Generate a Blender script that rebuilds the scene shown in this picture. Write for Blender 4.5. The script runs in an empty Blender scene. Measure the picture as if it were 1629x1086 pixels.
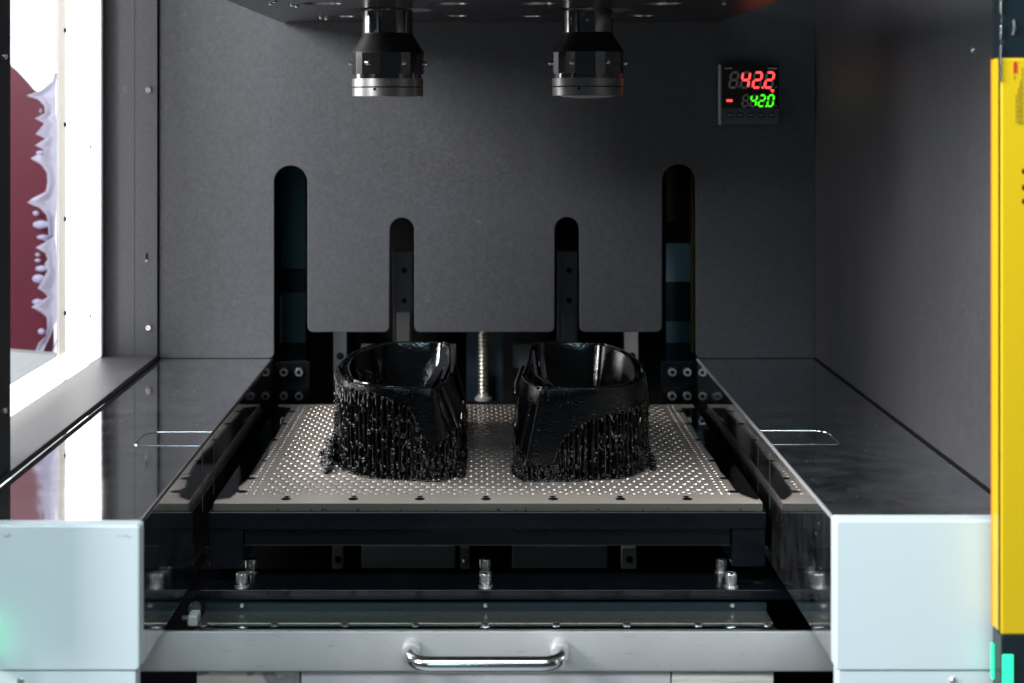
import bpy, bmesh, math, random
from mathutils import Vector, Matrix
R = math.radians
random.seed(7)
sc = bpy.context.scene
col = sc.collection

# ------------------------------------------------------------------ camera
F = 2450.0; CX, CY = 762.0, 165.0          # focal length and vanishing point in photo pixels
ZC = 1.3056                                # camera height (platform top lies at z = 1.0)
cd = bpy.data.cameras.new("camera"); cam = bpy.data.objects.new("camera", cd); col.objects.link(cam)
cam.location = (0, 0, ZC); cam.rotation_euler = (R(90), 0, 0)
cd.sensor_width = 36.0; cd.lens = F/1629*36
cd.shift_x = (814.5-CX)/1629; cd.shift_y = -(543-CY)/1629
cd.clip_start = 0.05; cd.clip_end = 100
cd.dof.use_dof = True; cd.dof.focus_distance = 1.29; cd.dof.aperture_fstop = 8.5
sc.camera = cam

# ------------------------------------------------------------------ world, lamps, exposure
w = bpy.data.worlds.new("World"); sc.world = w; w.use_nodes = True
bg = w.node_tree.nodes["Background"]
bg.inputs[0].default_value = (0.72, 0.86, 1.0, 1); bg.inputs[1].default_value = 0.02
sc.view_settings.view_transform = 'Standard'; sc.view_settings.look = 'None'
sc.view_settings.exposure = 0; sc.view_settings.gamma = 1

def area(name, loc, target, sx, sy, power, color, spread=180):
    l = bpy.data.lights.new(name, 'AREA'); l.shape = 'RECTANGLE'; l.size = sx; l.size_y = sy
    l.energy = power; l.color = color; l.spread = R(spread)
    o = bpy.data.objects.new(name, l); col.objects.link(o)
    o.location = (loc[0], loc[1], loc[2]+ZC)
    d = Vector(target)-Vector(loc); o.rotation_euler = d.to_track_quat('-Z', 'Y').to_euler()
    return o
area("side_window_light", (-1.00, 1.52, 0.22), (0.0, 1.28, -0.3), 0.15, 0.20, 6.5, (1.0, 0.985, 0.97))
area("side_room_light", (-1.00, 0.52, 0.42), (0.0, 1.50, -0.1), 0.40, 0.40, 28.5, (1.0, 0.985, 0.97))
area("room_ceiling_light", (-0.05, 0.04, 1.10), (0.0, 0.98, -0.36), 1.3, 0.34, 28.5, (0.86, 0.95, 1.0))
area("added_glint_light", (-0.55, -2.6, 1.02), (0.0, 1.35, -0.26), 0.9, 0.17, 8.5, (0.55, 0.85, 1.0))  # added unseen lamp, gives the wet resin its glints and teal sheen

# ------------------------------------------------------------------ helpers
def X(px, d): return (px-CX)*d/F
def Z(py, d): return -(py-CY)*d/F
WL = {}

class MB:
    def __init__(s): s.bm = bmesh.new()
    def verts(s, pts): return [s.bm.verts.new(p) for p in pts]
    def face(s, vs):
        try: return s.bm.faces.new(vs)
        except ValueError: return None
    def box(s, x0, x1, y0, y1, z0, z1):
        v = s.verts([(x0,y0,z0),(x1,y0,z0),(x1,y1,z0),(x0,y1,z0),(x0,y0,z1),(x1,y0,z1),(x1,y1,z1),(x0,y1,z1)])
        for f in ((0,3,2,1),(4,5,6,7),(0,1,5,4),(1,2,6,5),(2,3,7,6),(3,0,4,7)): s.face([v[i] for i in f])
        return s
    def prism(s, pts, off):
        """pts: 3D polygon; off: extrusion vector"""
        off = Vector(off); a = s.verts(pts); b = s.verts([Vector(p)+off for p in pts]); n = len(pts)
        s.face(a[::-1]); s.face(b)
        for i in range(n): s.face([a[i], a[(i+1) % n], b[(i+1) % n], b[i]])
        return s
    def loft(s, rings, close=True, cap0=False, cap1=False):
        V = [s.verts(r) for r in rings]; n = len(rings[0])
        for a, b in zip(V[:-1], V[1:]):
            for i in range(n if close else n-1): s.face([a[i], a[(i+1) % n], b[(i+1) % n], b[i]])
        if cap0: s.face(V[0][::-1])
        if cap1: s.face(V[-1])
        return s
    def lathe(s, prof, c, axis='z', n=48, flats=None, cap0=True, cap1=True):
        """prof: list of (radius, height along axis)"""
        rings = []
        for r, h in prof:
            ring = []
            for k in range(n):
                a = 2*math.pi*k/n
                u, v = r*math.cos(a), r*math.sin(a)
                p = {'z': (u, v, h), 'y': (u, h, v), 'x': (h, u, v)}[axis]
                ring.append((c[0]+p[0], c[1]+p[1], c[2]+p[2]))
            rings.append(ring)
        return s.loft(rings, True, cap0, cap1)
    def tube(s, pts, r, n=8, cap=True):
        pts = [Vector(p) for p in pts]; rings = []
        up = None
        for i, p in enumerate(pts):
            t = (pts[min(i+1, len(pts)-1)]-pts[max(i-1, 0)]).normalized()
            if up is None:
                up = t.orthogonal().normalized()
            up = (up - t*up.dot(t))
            if up.length < 1e-6: up = t.orthogonal()
            up.normalize(); sd = t.cross(up)
            rr = r[i] if isinstance(r, (list, tuple)) else r
            rings.append([p+up*(rr*math.cos(2*math.pi*k/n))+sd*(rr*math.sin(2*math.pi*k/n)) for k in range(n)])
        return s.loft(rings, True, cap, cap)
    def ball(s, c, r, sub=1, sc3=(1,1,1)):
        res = bmesh.ops.create_icosphere(s.bm, subdivisions=sub, radius=r)
        for v in res['verts']:
            v.co = Vector((v.co.x*sc3[0], v.co.y*sc3[1], v.co.z*sc3[2]))+Vector(c)
        return s
    def build(s, name, mat, parent=None, smooth=35, bevel=0, seg=2, keep=False):
        bm = s.bm
        if not keep: bmesh.ops.recalc_face_normals(bm, faces=bm.faces[:])
        if smooth:
            for f in bm.faces: f.smooth = True
            lim = R(smooth)
            for e in bm.edges:
                if len(e.link_faces) == 2 and e.calc_face_angle(0) > lim: e.smooth = False
        lo = [min(v.co[i] for v in bm.verts) for i in range(3)]; hi = [max(v.co[i] for v in bm.verts) for i in range(3)]
        c = Vector([(lo[i]+hi[i])/2 for i in range(3)])
        for v in bm.verts: v.co -= c
        me = bpy.data.meshes.new(name); bm.to_mesh(me); bm.free()
        me.materials.append(mat)
        o = bpy.data.objects.new(name, me); col.objects.link(o)
        o.location = c+Vector((0, 0, ZC)); WL[o.name] = o.location.copy()
        if parent is not None:
            o.parent = parent; o.matrix_parent_inverse = Matrix.Translation(-WL[parent.name])
        if bevel:
            m = o.modifiers.new("bevel", 'BEVEL'); m.width = bevel; m.segments = seg; m.limit_method = 'ANGLE'; m.angle_limit = R(40)
            m.harden_normals = True
        return o

def tag(o, label=None, cat=None, group=None, kind=None):
    for k, v in (('label', label), ('category', cat), ('group', group), ('kind', kind)):
        if v: o[k] = v
    return o
def thing(name, loc, label, cat, group=None):
    o = bpy.data.objects.new(name, None); col.objects.link(o); o.empty_display_size = 0.02
    o.location = Vector(loc)+Vector((0, 0, ZC)); WL[o.name] = o.location.copy()
    return tag(o, label, cat, group)
def dup(root, delta, label):
    r = root.copy(); col.objects.link(r); r.location = root.location+Vector(delta); r['label'] = label
    WL[r.name] = r.location.copy()
    for ch in list(root.children):
        c = ch.copy(); col.objects.link(c); c.parent = r; c.matrix_parent_inverse = ch.matrix_parent_inverse.copy()
        for g in list(ch.children):
            d = g.copy(); col.objects.link(d); d.parent = c; d.matrix_parent_inverse = g.matrix_parent_inverse.copy()
    return r
def shared(o, loc):
    """another piece with the same mesh; loc is the new world location (camera-height z)"""
    c = o.copy(); col.objects.link(c); c.location = Vector(loc)+Vector((0, 0, ZC)); WL[c.name] = c.location.copy()
    return c

# ------------------------------------------------------------------ materials
def mat(name, color, rough=0.5, metal=0.0, spec=0.5, coat=0.0):
    m = bpy.data.materials.new(name); m.use_nodes = True
    b = m.node_tree.nodes["Principled BSDF"]
    b.inputs["Base Color"].default_value = (*color, 1); b.inputs["Roughness"].default_value = rough
    b.inputs["Metallic"].default_value = metal; b.inputs["Specular IOR Level"].default_value = spec
    b.inputs["Coat Weight"].default_value = coat
    return m
def nd(m, t, **kw):
    n = m.node_tree.nodes.new(t)
    for k, v in kw.items(): setattr(n, k, v)
    return n
def lk(m, a, b): m.node_tree.links.new(a, b)
def coords(m, scale=(1,1,1)):
    tc = nd(m, 'ShaderNodeTexCoord'); mp = nd(m, 'ShaderNodeMapping'); mp.inputs['Scale'].default_value = scale
    lk(m, tc.outputs['Object'], mp.inputs['Vector']); return mp.outputs['Vector']
def noise(m, vec, scale, detail=4, rough=0.55):
    n = nd(m, 'ShaderNodeTexNoise'); n.inputs['Scale'].default_value = scale; n.inputs['Detail'].default_value = detail
    n.inputs['Roughness'].default_value = rough; lk(m, vec, n.inputs['Vector']); return n.outputs['Fac']
def ramp(m, fac, stops):
    r = nd(m, 'ShaderNodeValToRGB'); e = r.color_ramp.elements
    while len(e) < len(stops): e.new(0.5)
    for i, (p, c) in enumerate(stops):
        e[i].position = p; e[i].color = (*c, 1) if len(c) == 3 else c
    lk(m, fac, r.inputs['Fac']); return r.outputs['Color']
def mixc(m, fac, a, b, mode='MIX'):
    x = nd(m, 'ShaderNodeMix', data_type='RGBA', blend_type=mode)
    for sock, v in ((x.inputs[0], fac), (x.inputs[6], a), (x.inputs[7], b)):
        if hasattr(v, 'is_linked'): lk(m, v, sock)
        elif isinstance(v, (int, float)): sock.default_value = v
        else: sock.default_value = (*v, 1)
    return x.outputs[2]
def bump(m, h, strength, dist=0.001):
    b = nd(m, 'ShaderNodeBump'); b.inputs['Strength'].default_value = strength; b.inputs['Distance'].default_value = dist
    lk(m, h, b.inputs['Height']); lk(m, b.outputs['Normal'], m.node_tree.nodes["Principled BSDF"].inputs['Normal'])
def setin(m, name, out): lk(m, out, m.node_tree.nodes["Principled BSDF"].inputs[name])
def rrange(m, fac, lo, hi):
    r = nd(m, 'ShaderNodeMapRange'); r.inputs[3].default_value = lo; r.inputs[4].default_value = hi
    lk(m, fac, r.inputs[0]); return r.outputs[0]
def emis(name, color, strength):
    m = mat(name, color, 0.5); b = m.node_tree.nodes["Principled BSDF"]
    b.inputs['Emission Color'].default_value = (*color, 1); b.inputs['Emission Strength'].default_value = strength
    return m

def powder(name, c, rough=0.5):
    m = mat(name, c, rough); v = coords(m)
    big = noise(m, v, 7, 5); mid = noise(m, v, 260, 5, 0.75); fine = noise(m, v, 1100, 2)
    cc = mixc(m, big, tuple(k*0.72 for k in c), tuple(k*1.26 for k in c))
    cc = mixc(m, rrange(m, mid, 0.0, 0.75), cc, tuple(k*1.75 for k in c))
    cc2 = mixc(m, rrange(m, mid, -0.6, 1.1), tuple(k*0.62 for k in c), cc)
    setin(m, 'Base Color', cc2); setin(m, 'Roughness', rrange(m, mid, rough-0.08, rough+0.12))
    st = noise(m, coords(m, (30, 30, 2.2)), 3.0, 4, 0.6); sp_ = noise(m, v, 55, 3, 0.7)
    cc3 = mixc(m, rrange(m, st, 0.1, 0.9), cc2, tuple(k*1.35 for k in c)); cc3 = mixc(m, 0.35, cc2, cc3)
    cc3 = mixc(m, ramp(m, sp_, [(0.66, (0,0,0)), (0.80, (0.5,0.5,0.5))]), cc3, tuple(k*2.1 for k in c))
    setin(m, 'Base Color', cc3)
    bump(m, fine, 0.2, 0.0006); return m
M = {}
M['powder'] = powder('grey_black_powder_coat', (0.075, 0.077, 0.087), 0.45)
M['powder_right'] = powder('dark_powder_coat', (0.075, 0.075, 0.083), 0.48)
M['black'] = mat('black_paint', (0.006, 0.006, 0.007), 0.45)
M['void'] = mat('matte_black', (0.004, 0.004, 0.004), 0.8, 0, 0.2)
M['anod'] = mat('wet_black_metal', (0.003, 0.004, 0.006), 0.14, 0, 0.25)
_v = coords(M['anod']); setin(M['anod'], 'Roughness', rrange(M['anod'], noise(M['anod'], _v, 30, 5), 0.03, 0.42))
M['carrier'] = mat('satin_black_anodised', (0.022, 0.022, 0.023), 0.24)

m = M['steel'] = mat('mirror_stainless', (0.7, 0.7, 0.72), 0.10, 1.0)
v = coords(m); a = noise(m, v, 14, 6, 0.65); sm = noise(m, coords(m, (4, 7, 4)), 12, 6, 0.75)
setin(m, 'Roughness', rrange(m, a, 0.0, 0.11))
setin(m, 'Base Color', mixc(m, ramp(m, sm, [(0.35, (0,0,0)), (0.75, (1,1,1))]), (0.62, 0.625, 0.645), (0.80, 0.81, 0.83)))
setin(m, 'Metallic', rrange(m, noise(m, coords(m, (5, 6, 5)), 5, 8, 0.75), 1.06, 0.90))
spk = ramp(m, noise(m, coords(m), 330, 2, 0.5), [(0.73, (0,0,0)), (0.80, (1,1,1))]); bm_ = m.node_tree.nodes["Principled BSDF"]
met = bm_.inputs['Metallic'].links[0].from_socket; mm = nd(m, 'ShaderNodeMath', operation='SUBTRACT', use_clamp=True); lk(m, met, mm.inputs[0]); lk(m, spk, mm.inputs[1]); lk(m, mm.outputs[0], bm_.inputs['Metallic'])

m = M['perf'] = mat('perforated_steel', (0.62, 0.585, 0.545), 0.30, 0.5)
v = coords(m); setin(m, 'Roughness', rrange(m, noise(m, v, 25, 5), 0.22, 0.40))
setin(m, 'Base Color', mixc(m, noise(m, v, 18, 5), (0.68, 0.57, 0.50), (0.88, 0.755, 0.67)))
bump(m, noise(m, coords(m, (2, 60, 60)), 60, 3), 0.05, 0.0004)

m = M['resin'] = mat('black_cured_resin', (0.002, 0.0023, 0.003), 0.2, 0, 0.55)
v = coords(m); fine = noise(m, v, 620, 3, 0.6)
setin(m, 'Roughness', rrange(m, noise(m, v, 60, 3), 0.03, 0.13)); bump(m, fine, 0.30, 0.0010)
m = M['resin_smooth'] = mat('wet_black_resin', (0.005, 0.005, 0.006), 0.05, 0, 1.0)
v = coords(m); bump(m, noise(m, v, 160, 3), 0.35, 0.0012)
m = M['bowl'] = mat('bowl_resin', (0.0025, 0.003, 0.004), 0.12, 0, 0.9)
v = coords(m); setin(m, 'Roughness', rrange(m, noise(m, v, 45, 4), 0.02, 0.16)); bump(m, noise(m, v, 420, 3), 0.16, 0.0010)
m = M['support'] = mat('support_resin', (0.0035, 0.003, 0.0024), 0.03, 0, 1.0)
m = M['liquid'] = mat('liquid_black_resin', (0.002, 0.002, 0.0025), 0.02, 0, 0.5)
bump(m, noise(m, coords(m), 14, 2), 0.02, 0.001)

def thin(m):
    # a solid pane without refraction: reflect only where light enters, not again on the way out
    nt = m.node_tree; fr = [n for n in nt.nodes if n.type == 'FRESNEL'][0]; mx = [n for n in nt.nodes if n.type == 'MIX_SHADER'][0]
    ge = nt.nodes.new('ShaderNodeNewGeometry'); sb = nt.nodes.new('ShaderNodeMath'); sb.operation = 'SUBTRACT'; sb.inputs[0].default_value = 1.0
    ml = nt.nodes.new('ShaderNodeMath'); ml.operation = 'MULTIPLY'; fr.inputs[0].default_value = 1.45
    nt.links.new(ge.outputs['Backfacing'], sb.inputs[1]); nt.links.new(fr.outputs[0], ml.inputs[0]); nt.links.new(sb.outputs[0], ml.inputs[1]); nt.links.new(ml.outputs[0], mx.inputs[0])
# thin dark film, resin at left and painted shade at right: lets some of the metal show through
m = M['film'] = bpy.data.materials.new('resin_and_shade_film'); m.use_nodes = True
nt = m.node_tree; nt.nodes.clear()
out = nt.nodes.new('ShaderNodeOutputMaterial'); tr = nt.nodes.new('ShaderNodeBsdfTransparent'); tr.inputs[0].default_value = (0.16, 0.155, 0.16, 1)
gl = nt.nodes.new('ShaderNodeBsdfGlossy'); gl.inputs['Roughness'].default_value = 0.04
fr = nt.nodes.new('ShaderNodeFresnel'); fr.inputs[0].default_value = 1.45; mx = nt.nodes.new('ShaderNodeMixShader')
for a_, b_ in ((fr.outputs[0], mx.inputs[0]), (tr.outputs[0], mx.inputs[1]), (gl.outputs[0], mx.inputs[2]), (mx.outputs[0], out.inputs[0])): nt.links.new(a_, b_)
thin(m)
# window glass and clear film
def clear(name, tint, rough, ior=1.45):
    m = bpy.data.materials.new(name); m.use_nodes = True; nt = m.node_tree; nt.nodes.clear()
    out = nt.nodes.new('ShaderNodeOutputMaterial'); tr = nt.nodes.new('ShaderNodeBsdfTransparent'); tr.inputs[0].default_value = (*tint, 1)
    gl = nt.nodes.new('ShaderNodeBsdfGlossy'); gl.inputs['Roughness'].default_value = rough
    fr = nt.nodes.new('ShaderNodeFresnel'); fr.inputs[0].default_value = ior; mx = nt.nodes.new('ShaderNodeMixShader')
    for a_, b_ in ((fr.outputs[0], mx.inputs[0]), (tr.outputs[0], mx.inputs[1]), (gl.outputs[0], mx.inputs[2]), (mx.outputs[0], out.inputs[0])): nt.links.new(a_, b_)
    thin(m); return m
def translucent(m, amount):
    nt = m.node_tree; b = nt.nodes["Principled BSDF"]; out = [n for n in nt.nodes if n.type == 'OUTPUT_MATERIAL'][0]
    t = nt.nodes.new('ShaderNodeBsdfTranslucent'); t.inputs[0].default_value = b.inputs['Base Color'].default_value
    x = nt.nodes.new('ShaderNodeMixShader'); x.inputs[0].default_value = amount
    nt.links.new(b.outputs[0], x.inputs[1]); nt.links.new(t.outputs[0], x.inputs[2]); nt.links.new(x.outputs[0], out.inputs[0])
M['glass'] = clear('clear_window_glass', (0.96, 0.97, 0.98), 0.02)

m = M['white'] = mat('pale_blue_white_paint', (0.70, 0.82, 0.86), 0.38)
v = coords(m); setin(m, 'Base Color', mixc(m, noise(m, v, 7, 4), (0.68, 0.805, 0.845), (0.73, 0.84, 0.88)))
sp = noise(m, coords(m, (30, 30, 240)), 3, 6, 0.8)
bump(m, noise(m, v, 500, 2), 0.06, 0.0004)
m = M['tray'] = mat('grey_brushed_steel', (0.36, 0.375, 0.385), 0.45, 0.35)
v = coords(m); n1 = noise(m, v, 22, 6, 0.65); n2 = noise(m, coords(m, (25, 10, 160)), 2.2, 7, 0.75); n3 = noise(m, v, 170, 5, 0.8)
c1 = mixc(m, n1, (0.48, 0.495, 0.50), (0.64, 0.65, 0.65))
c2 = mixc(m, ramp(m, n2, [(0.60, (0,0,0)), (0.74, (0.8,0.8,0.8))]), c1, (0.12, 0.12, 0.12))
setin(m, 'Base Color', mixc(m, ramp(m, n3, [(0.62, (0,0,0)), (0.78, (0.6,0.6,0.6))]), c2, (0.18, 0.18, 0.18)))
m = M['stained'] = mat('stained_steel', (0.4, 0.4, 0.38), 0.35, 0.4)
v = coords(m); n1 = noise(m, v, 26, 3, 0.5)
setin(m, 'Base Color', ramp(m, n1, [(0.42, (0.45,0.43,0.39)), (0.50, (0.50,0.48,0.44)), (0.53, (0.20,0.20,0.20)), (0.60, (0.28,0.28,0.29)), (0.66, (0.50,0.47,0.42))]))
m = M['pale'] = mat('pale_scuffed_panel', (0.55, 0.55, 0.52), 0.45, 0.1)
v = coords(m, (4, 4, 90)); setin(m, 'Base Color', ramp(m, noise(m, v, 5, 6, 0.7), [(0.35, (0.36,0.36,0.34)), (0.55, (0.60,0.60,0.57)), (0.8, (0.66,0.65,0.62))]))
M['chrome'] = mat('chrome', (0.75, 0.77, 0.80), 0.20, 1.0)
M['bolt'] = mat('zinc_bolt', (0.80, 0.78, 0.75), 0.20, 0.85)
M['satin'] = mat('satin_steel', (0.55, 0.54, 0.55), 0.30, 1.0)
M['lens_bright'] = mat('turned_black_chrome', (0.34, 0.34, 0.35), 0.12, 1.0)
M['lens_satin'] = mat('satin_aluminium', (0.48, 0.465, 0.47), 0.34, 1.0)
M['lens_glass'] = mat('lens_glass', (0.42, 0.42, 0.40), 0.12, 0, 0.9, 1.0)
M['olive'] = mat('olive_tinted_steel', (0.13, 0.145, 0.125), 0.20, 0.7)
v = coords(M['olive'], (3, 20, 20)); setin(M['olive'], 'Roughness', rrange(M['olive'], noise(M['olive'], v, 10, 5), 0.08, 0.4))
M['teal'] = mat('teal_acrylic', (0.040, 0.105, 0.130), 0.16)
M['teal_pale'] = mat('pale_teal_acrylic', (0.13, 0.235, 0.29), 0.16)
M['teal_dark'] = mat('dark_navy_acrylic', (0.012, 0.018, 0.028), 0.12)
M['rail'] = mat('dark_grey_rail', (0.09, 0.095, 0.10), 0.35, 0.3)
M['column'] = mat('grey_column', (0.30, 0.30, 0.29), 0.4, 0.2)
M['edge_bright'] = mat('edge_highlight', (0.75, 0.75, 0.78), 0.4, 0.6)
M['edge_dark'] = mat('edge_shade', (0.06, 0.05, 0.045), 0.35, 0.5)
M['low_panel'] = mat('grey_green_panel', (0.42, 0.50, 0.48), 0.4)
M['pale_metal'] = mat('pale_bracket', (0.85, 0.85, 0.82), 0.4)
M['dull_yellow'] = mat('dull_yellow_strip', (0.16, 0.10, 0.008), 0.4)
M['dark_ring'] = mat('dark_countersink', (0.26, 0.25, 0.25), 0.28, 1.0)
M['yellow'] = mat('yellow_paint', (0.80, 0.55, 0.012), 0.33)
M['cap'] = mat('dark_teal_plastic', (0.012, 0.022, 0.028), 0.25)
M['orange'] = mat('orange_strip', (0.8, 0.30, 0.02), 0.4)
M['red_print'] = mat('red_print', (0.65, 0.03, 0.03), 0.4)
M['grey_print'] = mat('dark_print', (0.16, 0.12, 0.02), 0.5)
M['green'] = emis('green_led', (0.03, 1.0, 0.42), 0.85)
M['glow_frame'] = emis('white_frame_with_glow', (1.0, 0.985, 0.97), 3.4)  # glow added to the white window frame for its overbright look
M['roomwhite'] = emis('bright_room_daylight', (1.0, 0.985, 0.96), 1.3)
M['maroon'] = mat('maroon_sheet', (0.09, 0.010, 0.018), 0.4, 0, 0.2)
v = coords(M['maroon']); setin(M['maroon'], 'Base Color', mixc(M['maroon'], noise(M['maroon'], v, 12, 5), (0.085, 0.007, 0.019), (0.13, 0.012, 0.030)))
M['filmwhite'] = mat('crumpled_clear_film', (0.72, 0.71, 0.90), 0.35, 0, 0.5); translucent(M['filmwhite'], 0.5)
M['greyfloor'] = mat('grey_floor', (0.55, 0.58, 0.60), 0.5)
M['bezel'] = mat('dark_bezel', (0.10, 0.105, 0.13), 0.4)
M['bezel_edge'] = mat('lit_bezel_edge', (0.42, 0.42, 0.44), 0.35)
M['screen'] = mat('black_screen', (0.008, 0.008, 0.009), 0.2)
M['ghost'] = mat('unlit_segment', (0.42, 0.40, 0.38), 0.4)
M['red_lit'] = emis('red_segment', (1.0, 0.055, 0.06), 2.4)
M['green_lit'] = emis('green_segment', (0.07, 1.0, 0.015), 1.3)
M['button'] = mat('grey_button', (0.03, 0.032, 0.042), 0.45)
M['print'] = mat('grey_print', (0.45, 0.45, 0.48), 0.5)

# ------------------------------------------------------------------ key planes (metres)
DB = 1.592                         # back wall
XL, XR = -0.331, 0.3476            # side walls
XLI, XRI = -0.2127, 0.2247         # inner faces of the two ledges
ZL, ZLB = -0.2632, -0.356          # ledge top / underside
DF = 0.970                         # ledge front end
ZP = -0.3056                       # platform top
WX = -0.388                        # window plane
ROOF = 0.32

# ================================================================== SETTING
def screw_head(parent, x, d, z, r=0.0022, axis='y', m=None, name='screw', h=0.0015, sign=-1):
    b = MB(); prof = [(r, 0.0), (r, sign*h*0.5), (r*0.72, sign*h), (r*0.3, sign*h), (r*0.25, sign*h*0.4)]
    b.lathe(prof, (x, d, z), axis, 14); return b.build(name, m or M['bolt'], parent)

# back wall plate with its slots
def arc(cx, cz, r, a0, a1, n=12): return [(cx+r*math.cos(R(a0+(a1-a0)*k/n)), cz+r*math.sin(R(a0+(a1-a0)*k/n))) for k in range(n+1)]
def wx(px): return X(px, DB)
def wz(py): return Z(py, DB)
prof = []
def corner_fill(x, z, r, q): # rounded convex corner, q = start angle
    cx = x + (r if q in (180,) else -r); cz = z + r
    return arc(cx, cz, r, q, q+90, 6)
rb = 0.006
zb_side, zb_mid = wz(570), wz(528)
P = [(wx(253), ROOF), (wx(253), zb_side)]
P += arc(wx(436)-rb, zb_side+rb, rb, 270, 360, 6)
r1 = wx(462.5)-wx(436); P += arc(wx(462.5), wz(263)-r1, r1, 180, 0, 16)
P += arc(wx(489)+rb, zb_mid+rb, rb, 180, 270, 6)
P += arc(wx(619)-rb, zb_mid+rb, rb, 270, 360, 6)
r2 = wx(639.5)-wx(620); P += arc(wx(639.5), wz(346)-r2, r2, 180, 0, 14)
P += arc(wx(659)+rb, zb_mid+rb, rb, 180, 270, 6)
P += arc(wx(882)-rb, zb_mid+rb, rb, 270, 360, 6)
P += arc(wx(902), wz(345)-r2, r2, 180, 0, 14)
P += arc(wx(922)+rb, zb_mid+rb, rb, 180, 270, 6)
P += arc(wx(1053)-rb, zb_mid+rb, rb, 270, 360, 6)
P += arc(wx(1080), wz(261)-r1, r1, 180, 0, 16)
P += arc(wx(1107)+rb, zb_side+rb, rb, 180, 270, 6)
P += [(XR, zb_side), (XR, ROOF)]
back = MB().prism([(x, DB, z) for x, z in P], (0, 0.003, 0)).build('back_wall', M['powder'], bevel=0.0006)
tag(back, 'dark grey powder-coated back wall with four round-topped slots', kind='structure')
# side strip of the back wall (left of the seam) with its screws
xs_ = wx(253)-0.0012; cove = [(xs_, DB+0.003), (xs_, DB-0.004)]
for k_ in range(9):
    a = R(90*k_/8); cove.append((-0.3700-0.0145*math.sin(a), DB-0.004-0.0145*(1-math.cos(a))))
cove += [(-0.3865, DB-0.0185), (-0.3865, DB+0.003)]
strip = MB().prism([(x, dd, ZL+0.004) for x, dd in cove], (0, 0, ROOF-ZL-0.004)).build('wall_strip', M['powder'], back, smooth=30)
fold = MB().box(wx(214), wx(214)+0.0009, DB-0.0046, DB-0.004, ZL+0.004, ROOF).build('fold_line', M['powder'], strip)
for px, py in ((238, 143), (238, 520)): screw_head(strip, X(px, DB), DB-0.004, Z(py, DB), 0.0034, 'y', h=0.003)
screw_head(strip, X(235, DB), DB-0.004, Z(414, DB), 0.0018)
MB().box(X(233.5, DB), X(236.5, DB), DB-0.0045, DB-0.004, Z(411, DB), Z(402, DB)).build('slot', M['void'], strip)
# side walls
rw = MB().box(XR, XR+0.004, 0.955, DB+0.003, ZL-0.02, ROOF).build('right_wall', M['powder_right']); tag(rw, 'dark grey powder-coated right wall of the chamber', kind='structure')
screw_head(rw, XR, X(1548, 1)and XR*F/(1548-CX), Z(80, XR*F/(1548-CX)), 0.0022, 'x')
lwall = MB().box(WX, XL, 0.88, 1.089, ZL+0.002, ROOF).build('left_wall', M['black'], bevel=0.001); tag(lwall, 'black front part of the left wall beside the window', kind='structure')
for py in (90, 653):
    d = XL*F/(8-CX); screw_head(lwall, XL, d, Z(py, d), 0.0022, 'x', sign=1)
lhead = MB().box(WX, XL, 1.089, DB-0.004, 0.27, ROOF).build('window_lintel', M['black']); tag(lhead, kind='structure')
sill = MB().box(WX+0.001, XL, 1.0895, DB-0.0045, ZL+0.0008, ZL+0.0042).build('window_sill', M['powder']); tag(sill, 'grey sill under the left window', kind='structure')
edge = MB().box(XL, XL+0.0015, 1.06, DB-0.0045, ZL+0.0006, ZL+0.0050).build('edge_trim', M['black'], sill)
fl = MB().box(-4, 4, -4, 0.9, -1.02, -1.0).build('room_floor', mat('pale_concrete', (0.42, 0.44, 0.45), 0.5)); tag(fl, kind='structure')
roof = MB().box(-0.45, 0.36, 0.90, DB+0.16, ROOF, ROOF+0.02).build('ceiling', M['black']); tag(roof, kind='structure')
# rear cavity
cav = MB()
cav.box(-0.40, 0.40, 1.73, 1.74, -0.50, ROOF)
cav.build('rear_cavity_wall', M['void'])['kind'] = 'structure'
for x0, x1 in ((-0.405, -0.400), (0.400, 0.405)):
    MB().box(x0, x1, DB+0.004, 1.73, -0.50, ROOF).build('cavity_side', M['void'])['kind'] = 'structure'
vatfloor = MB().box(-0.40, 0.40, 0.98, 1.73, -0.52, -0.50).build('machine_floor', M['void']); vatfloor['kind'] = 'structure'

# ================================================================== THINGS BEHIND THE WALL
DT = 1.68
def slot_cover(label, px0, px1, bands):
    t = thing('slot_cover', (X((px0+px1)/2, DT), DT, -0.27), label, 'cover panel', 'glossy covers behind the tall slots')
    for y0, y1, mk in bands:
        MB().box(X(px0, DT), X(px1, DT), DT, DT+0.004, Z(y1, DT), Z(y0, DT)).build('panel', M[mk], t)
    return t
tl = slot_cover('teal acrylic cover behind the tall left slot, crossed by a dark band', 447, 486, [(255, 427, 'teal'), (428, 464, 'teal_dark'), (465, 545, 'teal'), (546, 640, 'teal_dark')])
MB().box(X(446, DT), X(449, DT), DT-0.004, DT, Z(545, DT), Z(470, DT)).build('edge_strip', M['column'], tl)
tr_ = slot_cover('dark acrylic cover behind the tall right slot with one pale teal patch', 1060, 1098, [(255, 353, 'teal_dark'), (355, 386, 'void'), (387, 448, 'teal_pale'), (449, 510, 'teal_dark'), (511, 545, 'teal'), (546, 640, 'teal_dark')])
MB().box(X(1098.5, DT), X(1103, DT), DT-0.006, DT, Z(560, DT), Z(262, DT)).build('edge_strip', M['dull_yellow'], tr_)
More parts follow.
